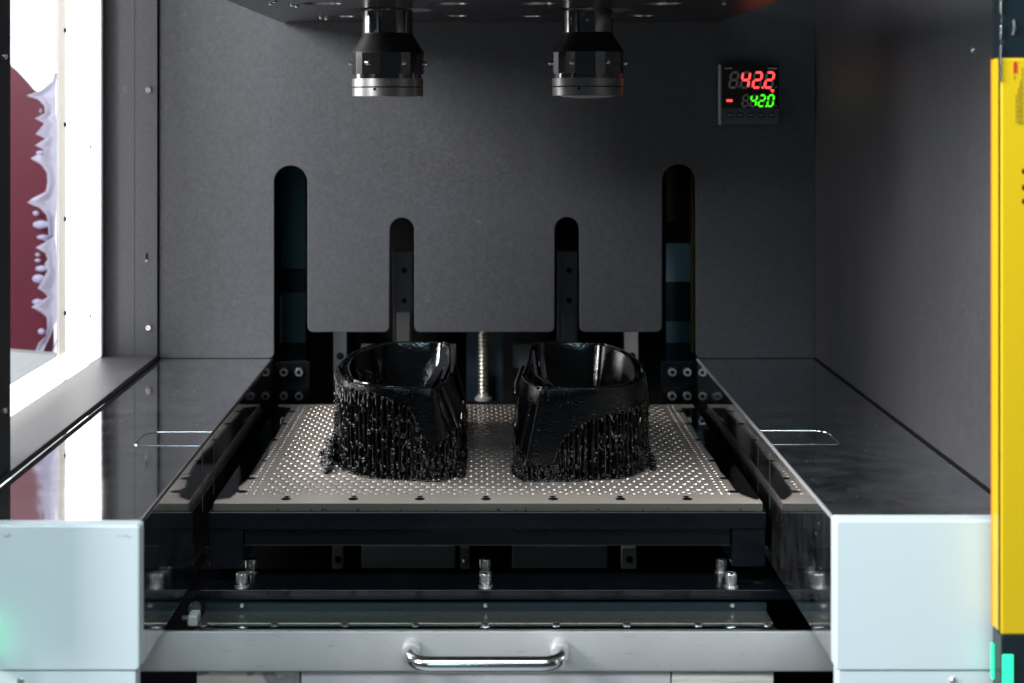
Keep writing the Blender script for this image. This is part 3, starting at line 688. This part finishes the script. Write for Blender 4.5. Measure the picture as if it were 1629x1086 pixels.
# ================================================================== PRINTED PARTS
def catmull(P_, n, closed=True):
    out = []; N = len(P_)
    for i in range(N):
        p0, p1, p2, p3 = (Vector(P_[(i-1) % N]), Vector(P_[i]), Vector(P_[(i+1) % N]), Vector(P_[(i+2) % N]))
        for k_ in range(n):
            t = k_/n
            # tension keeps the corners crisp
            m1 = (p2-p0)*0.5; m2 = (p3-p1)*0.5
            L = (p2-p1).length; 
            if m1.length > L: m1 = m1*(L/m1.length)
            if m2.length > L: m2 = m2*(L/m2.length)
            h = (2*t**3-3*t*t+1)*p1+(t**3-2*t*t+t)*m1+(-2*t**3+3*t*t)*p2+(t**3-t*t)*m2
            out.append(h)
    return out
ZT = -0.2310
def printed(label, ctrl, inner_dir, seed):
    rnd = random.Random(seed)
    rim = catmull([(x, d, ZT+dz_) for x, d, dz_, *_ in ctrl], 8)
    bot = catmull([(bx, bd, bz) for _, _, _, bx, bd, bz in ctrl], 8)
    n = len(rim); cen = sum((Vector(p) for p in rim), Vector())/n
    t = thing('printed_part', (cen.x, cen.y, ZP), label, 'printed part', 'freshly printed black resin parts on the platform')
    def shrink(p, q, z=None):
        v = Vector((p.x-cen.x, p.y-cen.y, 0)); L = v.length; v = v*((L-q)/L)
        return Vector((cen.x+v.x, cen.y+v.y, p.z if z is None else z))
    b = MB()
    lip = [Vector((p.x, p.y, p.z)) for p in rim]
    rings = [[shrink(p, 0.0052, p.z-0.0008) for p in bot], [p.copy() for p in bot], ]
    for f in (0.25, 0.5, 0.75): rings.append([bot[i].lerp(rim[i], f) for i in range(n)])
    rings += [[rim[i]+Vector((0, 0, -0.0016)) for i in range(n)], [shrink(p, 0.0006, p.z-0.0002) for p in rim], [shrink(p, 0.0020, p.z+0.0004) for p in rim]]
    b.loft(rings).build('shell', M['resin'], t, smooth=28)
    # inner bowl: raised rim bead, wall and floor
    b = MB()
    def wall(p): return 0.0115 if (p.x-cen.x)*inner_dir < -0.025 else 0.0065
    r_in = [[shrink(p, 0.0020, p.z+0.0004) for p in rim], [shrink(p, 0.0026, p.z-0.0004) for p in rim], [shrink(p, wall(p)*0.36, p.z-0.0075) for p in rim], [shrink(p, wall(p)*0.66, p.z-0.0075) for p in rim],
            [shrink(p, wall(p)-0.0024, p.z-0.0010) for p in rim], [shrink(p, wall(p)-0.0016, p.z+0.0002) for p in rim], [shrink(p, wall(p)-0.0002, p.z-0.0004) for p in rim]]
    for f, q in ((0.12, 0.0020), (0.35, 0.0075), (0.65, 0.0155), (0.9, 0.0240), (1.0, 0.0340)):
        r_in.append([shrink(p, q + wall(p), ZT-0.058*f) for p in rim])
    b.loft(r_in, True, False, True).build('inner_bowl', M['bowl'], t, smooth=40)
    # rim beads
    b = MB()
    for i in range(0, n, 3):
        q = rim[i]; w_ = wall(q)
        if w_ > 0.01:
            b.tube([shrink(q, 0.0022, q.z-0.001), shrink(q, w_*0.5, q.z-0.005), shrink(rim[(i+2) % n], w_-0.003, q.z-0.0015)], [0.0009, 0.0012, 0.0009], 5)
    for _ in range(220):
        i = rnd.randrange(n); p = shrink(rim[i], rnd.uniform(0.000, wall(rim[i])), rim[i].z-rnd.uniform(-0.0004, 0.002))
        b.ball(p, rnd.uniform(0.0004, 0.0011), 1)
    tag(b.build('rim_beads', M['resin_smooth'], t), kind='stuff')
    # supports
    b = MB(); 
    per = [0]; 
    for i in range(n): per.append(per[-1]+(bot[(i+1) % n]-bot[i]).length)
    L = per[-1]
    def at(u):
        u = (u % 1)*L
        for i in range(n):
            if per[i+1] >= u: 
                f = (u-per[i])/max(per[i+1]-per[i], 1e-9); return bot[i].lerp(bot[(i+1) % n], f)
        return bot[0]
    def pillar(p, top, r):
        j = lambda a: rnd.uniform(-a, a)
        hgt = top-ZP
        pts = [(p.x+j(.0004), p.y+j(.0004), ZP), (p.x, p.y, ZP+hgt*0.04+0.001), (p.x+j(.0004), p.y+j(.0004), ZP+hgt*0.5), (p.x+j(.0003), p.y+j(.0003), ZP+hgt*0.85), (p.x+j(.0003), p.y, top+0.001)]
        b.tube(pts, [r*1.7, r, r*rnd.uniform(.8, 1.25), r, r*0.5], 6)
    NP = int(L/0.0056); ring0 = []
    for i in range(NP):
        p = at((i+rnd.uniform(-.18, .18))/NP); q = shrink(p, 0.0010); ring0.append((q, p.z))
        pillar(q, p.z, rnd.uniform(0.0011, 0.0018))
        if rnd.random() < 0.45:   # thick resin web beside the pillar
            q2 = shrink(p, 0.0045); pillar(q2, p.z, rnd.uniform(0.0016, 0.0026))
    for i in range(NP):           # diamonds and hooks near the top
        (p, za), (q, zb_) = ring0[i], ring0[(i+1) % NP]
        if (p-q).length > 0.012: continue
        for _ in range(3 if rnd.random() < 0.6 else 2):
            lo = rnd.uniform(0.0, 1.0); zt_ = min(za, zb_); z0_ = ZP+(zt_-ZP)*(0.55+0.42*lo if rnd.random() < .75 else rnd.uniform(.1, .5))
            dz_ = min(0.006, zt_-z0_)
            a1 = Vector((p.x, p.y, z0_+dz_)); m_ = (p+q)/2; a2 = Vector((m_.x, m_.y, z0_)); a3 = Vector((q.x, q.y, z0_+dz_))
            b.tube([a1, a2, a3], [0.0008, 0.0011, 0.0008], 5)
            if rnd.random() < .4: b.tube([a1, Vector((m_.x, m_.y, z0_+dz_*1.9)), a3], 0.0008, 5)
    for q_, cnt in ((0.010, 60), (0.020, 44), (0.032, 30)):
        for i in range(cnt):
            p = at((i+rnd.uniform(-.3, .3))/cnt); s_ = shrink(p, q_); pillar(s_, p.z+0.002, rnd.uniform(0.0009, 0.0018))
    # base raft with rough edge
    raft = [shrink(p, -rnd.uniform(0.0002, 0.0022), ZP+0.0004) for p in bot]
    b.loft([raft, [shrink(p, 0.001, ZP+0.0014) for p in raft], [shrink(p, 0.004, ZP+0.0018) for p in raft]], True, False, True)
    for _ in range(900):
        p = at(rnd.random()); top = rnd.random()**2.2
        b.ball(shrink(p, rnd.uniform(-0.0012, 0.0016), ZP+0.001+(p.z-ZP-0.002)*top), rnd.uniform(0.0005, 0.0016), 1, (1, 1, rnd.uniform(.7, 1.8)))
    tag(b.build('support_lattice', M['support'], t, smooth=60), kind='stuff')
    b = MB()
    for u in range(0, 330):
        p = at(rnd.random()); b.ball(shrink(p, -0.0004, p.z+rnd.uniform(-0.0012, 0.0006)), rnd.uniform(0.0004, 0.0010), 1)
    for u in range(190):
        p = at(rnd.random()); tz = rnd.random()**1.5; b.ball(shrink(p, rnd.uniform(-0.0008, 0.0006), ZP+0.001+(p.z-ZP-0.003)*tz), rnd.uniform(0.0012, 0.0022), 2, (1, 1, rnd.uniform(.8, 1.9)))
    for u in range(90):
        i = rnd.randrange(n); f = rnd.random(); p = bot[i].lerp(rim[i], f); b.ball(shrink(p, 0.0002), rnd.uniform(0.0004, 0.0008), 1, (1, 1, 1.3))
    tag(b.build('edge_beads', M['support'], t, smooth=70), kind='stuff')
    # dark resin-clogged core between the supports
    core = [[shrink(p, 0.0095, ZP+0.0005) for p in bot], [shrink(p, 0.0095, p.z-0.001) for p in bot]]
    MB().loft(core, True, False, False).build('support_core', M['support'], t)
    return t, bot, shrink
#        rim x, d, dz      bottom x, d, z
CL = [(-.0385,1.2490,0,   -.0365,1.2475,-.2775),
      (-.0460,1.2495,0,   -.0450,1.2485,-.2700),
      (-.0572,1.2520,0,   -.0572,1.2505,-.2480),
      (-.0800,1.2560,0,   -.0800,1.2560,-.2385),
      (-.0960,1.2640,0,   -.0960,1.2640,-.2355),
      (-.1120,1.2860,0,   -.1125,1.2860,-.2365),
      (-.1225,1.3300,0,   -.1235,1.3300,-.2370),
      (-.1250,1.3700,0,   -.1260,1.3700,-.2390),
      (-.1175,1.4330,0,   -.1185,1.4330,-.2450),
      (-.0977,1.4780,0.001,-.0990,1.4780,-.2600),
      (-.0649,1.4850,0.002,-.0649,1.4860,-.2750),
      (-.0360,1.4820,0.002,-.0330,1.4830,-.2800),
      (-.0285,1.4700,0.002,-.0210,1.4700,-.2720),
      (-.0225,1.3800,0,   -.0130,1.3720,-.2660),
      (-.0252,1.3050,0,   -.0125,1.2960,-.2620),
      (-.0290,1.2720,0,   -.0170,1.2700,-.2640),
      (-.0352,1.2520,0,   -.0260,1.2520,-.2700)]
CR = [(.0500,1.2490,0,    .0385,1.2490,-.2880),
      (.0560,1.2485,0,    .0450,1.2470,-.2915),
      (.0600,1.2485,0,    .0590,1.2475,-.2915),
      (.0680,1.2490,0,    .0670,1.2480,-.2740),
      (.0806,1.2495,0,    .0806,1.2490,-.2610),
      (.1010,1.2520,0,    .1015,1.2520,-.2535),
      (.1220,1.2620,0,    .1225,1.2620,-.2505),
      (.1360,1.2850,0,    .1368,1.2850,-.2490),
      (.1435,1.3200,0,    .1445,1.3200,-.2470),
      (.1450,1.3700,0,    .1460,1.3700,-.2450),
      (.1390,1.4330,0,    .1400,1.4330,-.2500),
      (.1220,1.4740,0.001,.1230,1.4745,-.2600),
      (.1000,1.4830,0.002,.1000,1.4840,-.2700),
      (.0600,1.4830,0.002,.0580,1.4840,-.2780),
      (.0510,1.4740,0.002,.0440,1.4740,-.2700),
      (.0430,1.3850,0,    .0340,1.3750,-.2680),
      (.0355,1.3050,0,    .0300,1.2960,-.2700),
      (.0405,1.2700,0,    .0300,1.2680,-.2780)]
pA, botA, shA = printed('left black printed part with thick supports and teal sheen inside its bowl', CL, 1, 3)
pB, botB, shB = printed('right black printed part with a deep grainy front face and bright inner wall', CR, -1, 5)
# lumpy run-off beside the parts
def runoff(parent, x_wall, sgn, d0, d1, reach, cnt, seed, hmax):
    b = MB(); rnd = random.Random(seed)
    for i in range(cnt):
        dd = rnd.uniform(d0, d1); t_ = rnd.random()**1.6; env = math.sin(math.pi*min(max((dd-d0)/(d1-d0), 0.03), 0.97))**0.7
        xo = x_wall+sgn*t_*reach*env*(0.75+0.25*math.sin(dd*160)); h = hmax*env*(1-t_)**1.4*rnd.uniform(.3, 1)
        r = rnd.uniform(0.0009, 0.0024)
        b.ball((xo, dd, ZP+h+r*0.3), r, 2 if r > 0.0016 else 1, (rnd.uniform(.8, 1.5), rnd.uniform(.8, 1.5), rnd.uniform(.5, 1.3)))
        if rnd.random() < 0.35: b.tube([(xo, dd, ZP), (xo-sgn*0.001, dd, ZP+h), (xo-sgn*0.003, dd+rnd.uniform(-.003, .003), ZP+h*1.5+0.001)], [0.0015, 0.0013, 0.0007], 6)
    tag(b.build('resin_runoff', M['support'], parent, smooth=70), kind='stuff')
runoff(pA, -0.1250, -1, 1.275, 1.435, 0.0145, 520, 11, 0.021)
runoff(pB, 0.1450, 1, 1.28, 1.40, 0.0065, 130, 12, 0.008)
runoff(pA, -0.0150, 1, 1.255, 1.30, 0.0030, 50, 13, 0.004)
# drips along the front foot of both parts
for parent, bot_, seed in ((pA, botA, 21), (pB, botB, 22)):
    b = MB(); rnd = random.Random(seed)
    for i in range(170):
        p = rnd.choice(bot_); r = rnd.uniform(0.0007, 0.0019)
        b.ball((p.x+rnd.uniform(-.0015, .0015), p.y-rnd.uniform(0, .0022), ZP+r*0.4), r, 1, (1.2, 1.2, .7))
    tag(b.build('resin_drips', M['support'], parent, smooth=70), kind='stuff')
# clip rails on the inner sides of the two shells
def side_clip(parent, pts, r):
    MB().tube(pts, r, 10).build('side_clip', M['resin_smooth'], parent, smooth=60)
side_clip(pB, [(.0395, 1.365, ZT-0.004), (.0345, 1.345, ZT-0.016), (.0325, 1.335, ZT-0.022)], [0.004, 0.005, 0.003])
side_clip(pB, [(.0478, 1.262, ZT-0.002), (.0405, 1.257, ZT-0.024), (.0335, 1.254, ZT-0.050)], [0.0022, 0.0022, 0.0018])
side_clip(pA, [(-.0310, 1.262, ZT-0.001), (-.0225, 1.262, ZT-0.020), (-.0178, 1.264, ZT-0.034)], [0.002, 0.002, 0.0016])
side_clip(pA, [(-.0235, 1.36, ZT+0.001), (-.0180, 1.345, ZT-0.010), (-.0145, 1.33, ZT-0.024)], [0.003, 0.003, 0.0022])
side_clip(pA, [(-.0245, 1.42, ZT+0.004), (-.0230, 1.38, ZT+0.003), (-.0240, 1.32, ZT-0.001)], [0.002, 0.0026, 0.002])

def rib(parent, pts, r, n=4): MB().tube(pts, r, n).build('inner_rib', M['resin'], parent, smooth=30)
rib(pA, [(-.0320, 1.440, ZT+0.002), (-.0330, 1.36, ZT-0.001), (-.0400, 1.285, ZT-0.004), (-.0470, 1.268, ZT-0.012)], [0.0030, 0.0042, 0.0046, 0.0030])
rib(pA, [(-.0290, 1.40, ZT+0.003), (-.0280, 1.34, ZT+0.002), (-.0310, 1.285, ZT+0.0005)], [0.0012, 0.0024, 0.0014])
rib(pB, [(.0505, 1.43, ZT+0.001), (.0490, 1.36, ZT), (.0485, 1.305, ZT), (.0560, 1.262, ZT+0.0008)], [0.0014, 0.0018, 0.0018, 0.0014])
rib(pB, [(.0580, 1.43, ZT-0.003), (.0560, 1.36, ZT-0.003), (.0550, 1.31, ZT-0.003), (.0610, 1.268, ZT-0.002)], [0.0014, 0.0018, 0.0018, 0.0014])

# ================================================================== VAT, CROSSBAR, TRAY
liq = MB().box(-0.30, 0.30, 1.17, 1.70, -0.495, -0.484).build('liquid_resin', M['liquid']); tag(liq, 'black liquid resin under the platform', kind='structure')
cb = thing('crossbar', (0.005, 1.19, -0.3755), 'black wet crossbar in front of the platform with three pairs of bolts', 'crossbar')
DB0, DB1 = 1.1635, 1.2175
MB().box(-0.262, 0.262, DB0, DB1, -0.3750, -0.3672).build('bar', M['anod'], cb, bevel=0.0008)
for px in (385, 772, 1163):
    for k_, (dd, ox) in enumerate(((1.170, 0), (1.207, 0.0015))):
        x = X(px, 1.17)+ox*(1 if px < 700 else -1 if px > 1000 else 0); z0_ = -0.3672; r = 0.0039
        b = MB().lathe([(r*1.4, z0_), (r*1.4, z0_+0.0012), (r*0.9, z0_+0.0013), (r*0.9, z0_+0.0034), (r*1.12, z0_+0.0036), (r*1.12, z0_+0.0098), (r*.96, z0_+0.0110), (r*.6, z0_+0.0110), (r*.5, z0_+0.007), (0.0001, z0_+0.007)], (x, dd, 0), 'z', 24, cap1=False)
        b.build('cap_bolt', M['bolt'], cb)
        MB().lathe([(r*.58, z0_+0.0108), (0.0001, z0_+0.0107)], (x, dd, 0), 'z', 6, cap0=False, cap1=False).build('hex_socket', M['void'], cb)
MB().lathe([(0.0035, -0.3670), (0.0026, -0.3668), (0.0001, -0.36695)], (X(1208, 1.17), 1.18, 0), 'z', 18, cap0=False, cap1=False).build('bolt_hole', M['satin'], cb)
tray = thing('resin_tray', (0.0, 1.10, -0.39), 'grey steel drip tray drawer with a chrome handle below the platform', 'tray')
TX0, TX1 = X(316, 1.13), X(1231, 1.13)
MB().box(TX0, TX1, 1.158, 1.1625, -0.392, -0.3760).build('tray_back', M['cap'], tray)
for px in (385, 772, 1165): screw_head(tray, X(px, 1.158), 1.158, Z(963, 1.158), 0.0018)
MB().box(TX0, TX1, 1.131, 1.1578, -0.392, -0.3812).build('tray_rim', M['olive'], tray, bevel=0.0008)
lp = []
for k_ in range(9):
    a = R(180*k_/8); lp.append((1.122-0.0085*math.cos(a)*-1 if False else 1.122+0.0085*math.cos(a), -0.3835+0.0026*math.sin(a)))
M['lip'] = mat('polished_lip', (0.62, 0.68, 0.70), 0.12, 1.0)
b = MB(); ra = [(TX0, dd, zz) for dd, zz in lp]; rb2 = [(TX1, dd, zz) for dd, zz in lp]
b.loft([ra, rb2], False).build('tray_lip', M['lip'], tray, smooth=80)
for px in (323, 436, 548, 660, 772, 885, 998, 1112, 1222):
    x = X(px, 1.124)
    MB().lathe([(0.0030, -0.3813), (0.0029, -0.3802), (0.0022, -0.3798), (0.0012, -0.3802), (0.0001, -0.3803)], (x, 1.126, 0), 'z', 16, cap1=False).build('rim_screw', M['satin'], tray)
    MB().lathe([(0.0013, -0.3798), (0.0001, -0.3798)], (x, 1.126, 0), 'z', 6, cap0=False, cap1=False).build('screw_recess', M['void'], tray)
# front face with folded lower edge
DG = 1.05
zt_, zf_, zb2 = Z(1004.5, DG), Z(1052, DG), Z(1070, DG)
prof_f = [(DG, zt_), (DG, zb2+0.0020), (DG+0.0010, zb2+0.0004), (DG+0.003, zb2), (DG+0.012, zb2), (DG+0.012, zt_-0.003), (DG+0.0016, zt_-0.003), (DG+0.0012, zt_)]
MB().prism([(-0.275, dd, zz) for dd, zz in prof_f], (0.55, 0, 0)).build('front_face', M['tray'], tray, bevel=0.0004)
MB().box(-0.275, 0.275, DG+0.0002, DG+0.0014, zt_, zt_+0.0005).build('top_edge', M['satin'], tray)
hz = Z(1030, DG); hb = 1.0185; xa, xb = X(655, DG), X(890, DG); xa2, xb2 = X(655, hb), X(890, hb)
pts = [(xa, DG, hz), (xa, DG-0.012, hz)]
for k_ in range(1, 9):
    a = R(90*k_/8); pts.append((xa+0.014*(1-math.cos(a)), DG-0.0175-0.014*math.sin(a), hz))
for k_ in range(0, 9):
    a = R(90*k_/8); pts.append((xb-0.014*(1-math.sin(a)), DG-0.0175-0.014*math.cos(a), hz))
pts += [(xb, DG-0.012, hz), (xb, DG, hz)]
MB().tube(pts, 0.0052, 20).build('handle', M['chrome'], tray, smooth=60)
for x in (xa, xb): MB().lathe([(0.0068, DG), (0.0066, DG-0.008), (0.0058, DG-0.0095)], (x, 0, hz), 'y', 24).build('handle_collar', M['tray'], tray)
# white latch at the left of the tray
lt = thing('white_clip', (X(305, 1.14), 1.14, Z(990, 1.14)), 'small white plastic clip with a screw left of the tray rim', 'clip')
MB().box(X(300, 1.14), X(316, 1.14), 1.135, 1.15, Z(994, 1.14), Z(976, 1.14)).build('clip_body', mat('white_nylon', (0.50, 0.58, 0.56), 0.4), lt, bevel=0.0015)
MB().lathe([(0.0046, 0.0), (0.0046, 0.006)], (X(308, 1.15), 1.152, Z(972, 1.15)), 'y', 20).build('roller', M['rail'], lt)
MB().tube([(X(289, 1.14), 1.142, Z(984, 1.14)), (X(300, 1.14), 1.142, Z(984, 1.14))], [0.0022, 0.0022], 10).build('pin', M['satin'], lt)

# cabinet below
cab = thing('lower_cabinet', (0, 1.075, -0.62), 'lower cabinet front in mixed grey panels under the tray', 'cabinet')
DC = 1.0535
for a_, b_, mk, nm in ((313, 477, 'stained', 'stained_panel'), (479, 1067, 'tray', 'middle_panel'), (1069, 1231, 'pale', 'pale_panel')):
    MB().box(X(a_, DC), X(b_, DC), DC, DC+0.004, -0.62, zb2-0.0006).build(nm, M[mk], cab, bevel=0.0008)
MB().box(-0.33, 0.33, DC+0.02, DC+0.03, -0.62, zb2-0.02).build('cabinet_back', M['void'], cab)

# ================================================================== WHITE FRONT PANELS
def rrect(x0, x1, z0, z1, r, d, corners):
    pts = []
    for (cx, cz, a0, on) in ((x1, z1, 0, 'tr' in corners), (x0, z1, 90, 'tl' in corners), (x0, z0, 180, 'bl' in corners), (x1, z0, 270, 'br' in corners)):
        if not on: pts.append((cx, d, cz)); continue
        ox = cx-r if a0 in (0, 270) else cx+r; oz = cz-r if a0 in (0, 90) else cz+r
        for k_ in range(7): a = R(a0+90*k_/6); pts.append((ox+r*math.cos(a), d, oz+r*math.sin(a)))
    return pts
DW = 0.955
def front_panel(label, px0, px1, py0, inner):
    t = thing('front_panel', (X((px0+px1)/2, DW), DW, -0.62), label, 'panel', 'pale white panels either side of the opening')
    x0, x1 = X(px0, DW), X(px1, DW)
    MB().prism(rrect(x0, x1, Z(1067, DW), Z(py0, DW), 0.0028, DW, ('tl', 'tr', 'bl', 'br')), (0, 0.014, 0)).build('upper_panel', M['white'], t, bevel=0.0014, seg=3)
    q0, q1 = (x0, x1-0.0024) if inner > 0 else (x0+0.0018, x1)
    MB().prism(rrect(q0, q1, -0.62, Z(1068, DW), 0.002, DW+0.001, ()), (0, 0.013, 0)).build('lower_panel', M['white'], t, bevel=0.0008)
    return t
wl = front_panel('left pale blue-white front panel with scuffed top edge', -60, 221.5, 836, 1)
wr = front_panel('right pale blue-white front panel beside the yellow light curtain', 1329.5, 1640, 827.5, -1)
b = MB()
for k_ in range(16): 
    px = random.choice((random.uniform(180, 212), random.uniform(0, 20))); py = 852+random.gauss(0, 1.6)
    b.ball((X(px, DW), DW-0.0001, Z(py, DW)), 0.0007, 1, (random.uniform(.6, 2.2), .25, .5))
tag(b.build('scuff_marks', mat('grey_scuff', (0.42, 0.50, 0.52), 0.6), wl), kind='stuff')
for px, py, p_ in ((32, 1084, wl), (1517, 1083, wr)):
    screw_head(p_, X(px, DW), DW+0.001, Z(py, DW), 0.0024)
# green lamp at the far left edge
M['green_dim'] = emis('dim_green_lamp', (0.03, 1.0, 0.42), 0.45)
gl_ = MB().box(X(-30, 0.94), X(-16, 0.94), 0.934, 0.952, Z(1060, 0.94), Z(985, 0.94)).build('green_lamp', M['green_dim']); tag(gl_, 'green status lamp glowing at the left edge of the left panel', 'lamp')

# ================================================================== LIGHT CURTAIN
DQ = 0.93
lc = thing('light_curtain', (X(1610, DQ), DQ, -0.40), 'yellow safety light curtain post with dark end caps beside the right panel', 'light curtain')
xq = lambda px: X(px, DQ)
zq = lambda py: Z(py, DQ)
DQ2 = DQ+0.0172; xl = xq(1592.5)
MB().box(xl, xq(1680), DQ, DQ2, zq(1010), zq(92)).build('body', M['yellow'], lc, bevel=0.0014, seg=3)
MB().box(xl-0.0003, xl, DQ+0.0012, DQ+0.0040, zq(1009), zq(93)).build('groove', M['void'], lc)
MB().box(xl-0.0004, xl, DQ2-0.0012, DQ2, zq(1009), zq(93)).build('fin_edge', M['orange'], lc)
MB().box(xl+0.0004, xq(1680), DQ+0.0006, DQ2, zq(1130), zq(1010.5)).build('bottom_cap', M['cap'], lc, bevel=0.001)
MB().box(xl+0.0004, xq(1680), DQ+0.0006, DQ2, zq(91.5), zq(-60)).build('top_cap', M['cap'], lc, bevel=0.001)
MB().box(xq(1594.5), xq(1612), DQ-0.0006, DQ+0.0006, zq(1125), zq(1041)).build('green_window', M['green'], lc, bevel=0.0005)
MB().box(xl-0.0006, xl+0.0004, DQ2-0.0035, DQ2-0.0002, zq(1094), zq(1038)).build('green_window', M['green'], lc)
for y0, y1 in ((-20, 22), (32, 33), (40, 62), (72, 130)):
    MB().box(xq(1590.5), xq(1593.5), DQ-0.0012, DQ+0.003, zq(y1), zq(y0)).build('clip', M['chrome'], lc, bevel=0.0005)
MB().tube([(xq(1613), DQ+0.0004, zq(55)), (xq(1614.5), DQ-0.0004, zq(45)), (xq(1613.5), DQ+0.0004, zq(32))], 0.0007, 8).build('cap_mark', M['satin'], lc)
def print_(x0, x1, y0, y1, mk): MB().box(xq(x0), xq(x1), DQ-0.0003, DQ+0.0002, zq(y1), zq(y0)).build('printed_mark', M[mk], lc)
print_(1612, 1618, 98, 116, 'red_print')
for x_, y0, y1 in ((1613, 120, 127), (1616, 150, 196), (1619.5, 140, 198), (1622.5, 128, 198), (1625.5, 108, 198)):
    yy = y0
    while yy < y1:
        h = random.uniform(3, 9); print_(x_, x_+1.1, yy, min(yy+h, y1), 'grey_print'); yy += h+1.6
for py in (272, 298, 320): MB().ball((xq(1628), DQ-0.0001, zq(py)), 0.0011, 1, (1, .2, 1.8)).build('printed_mark', M['void'], lc)
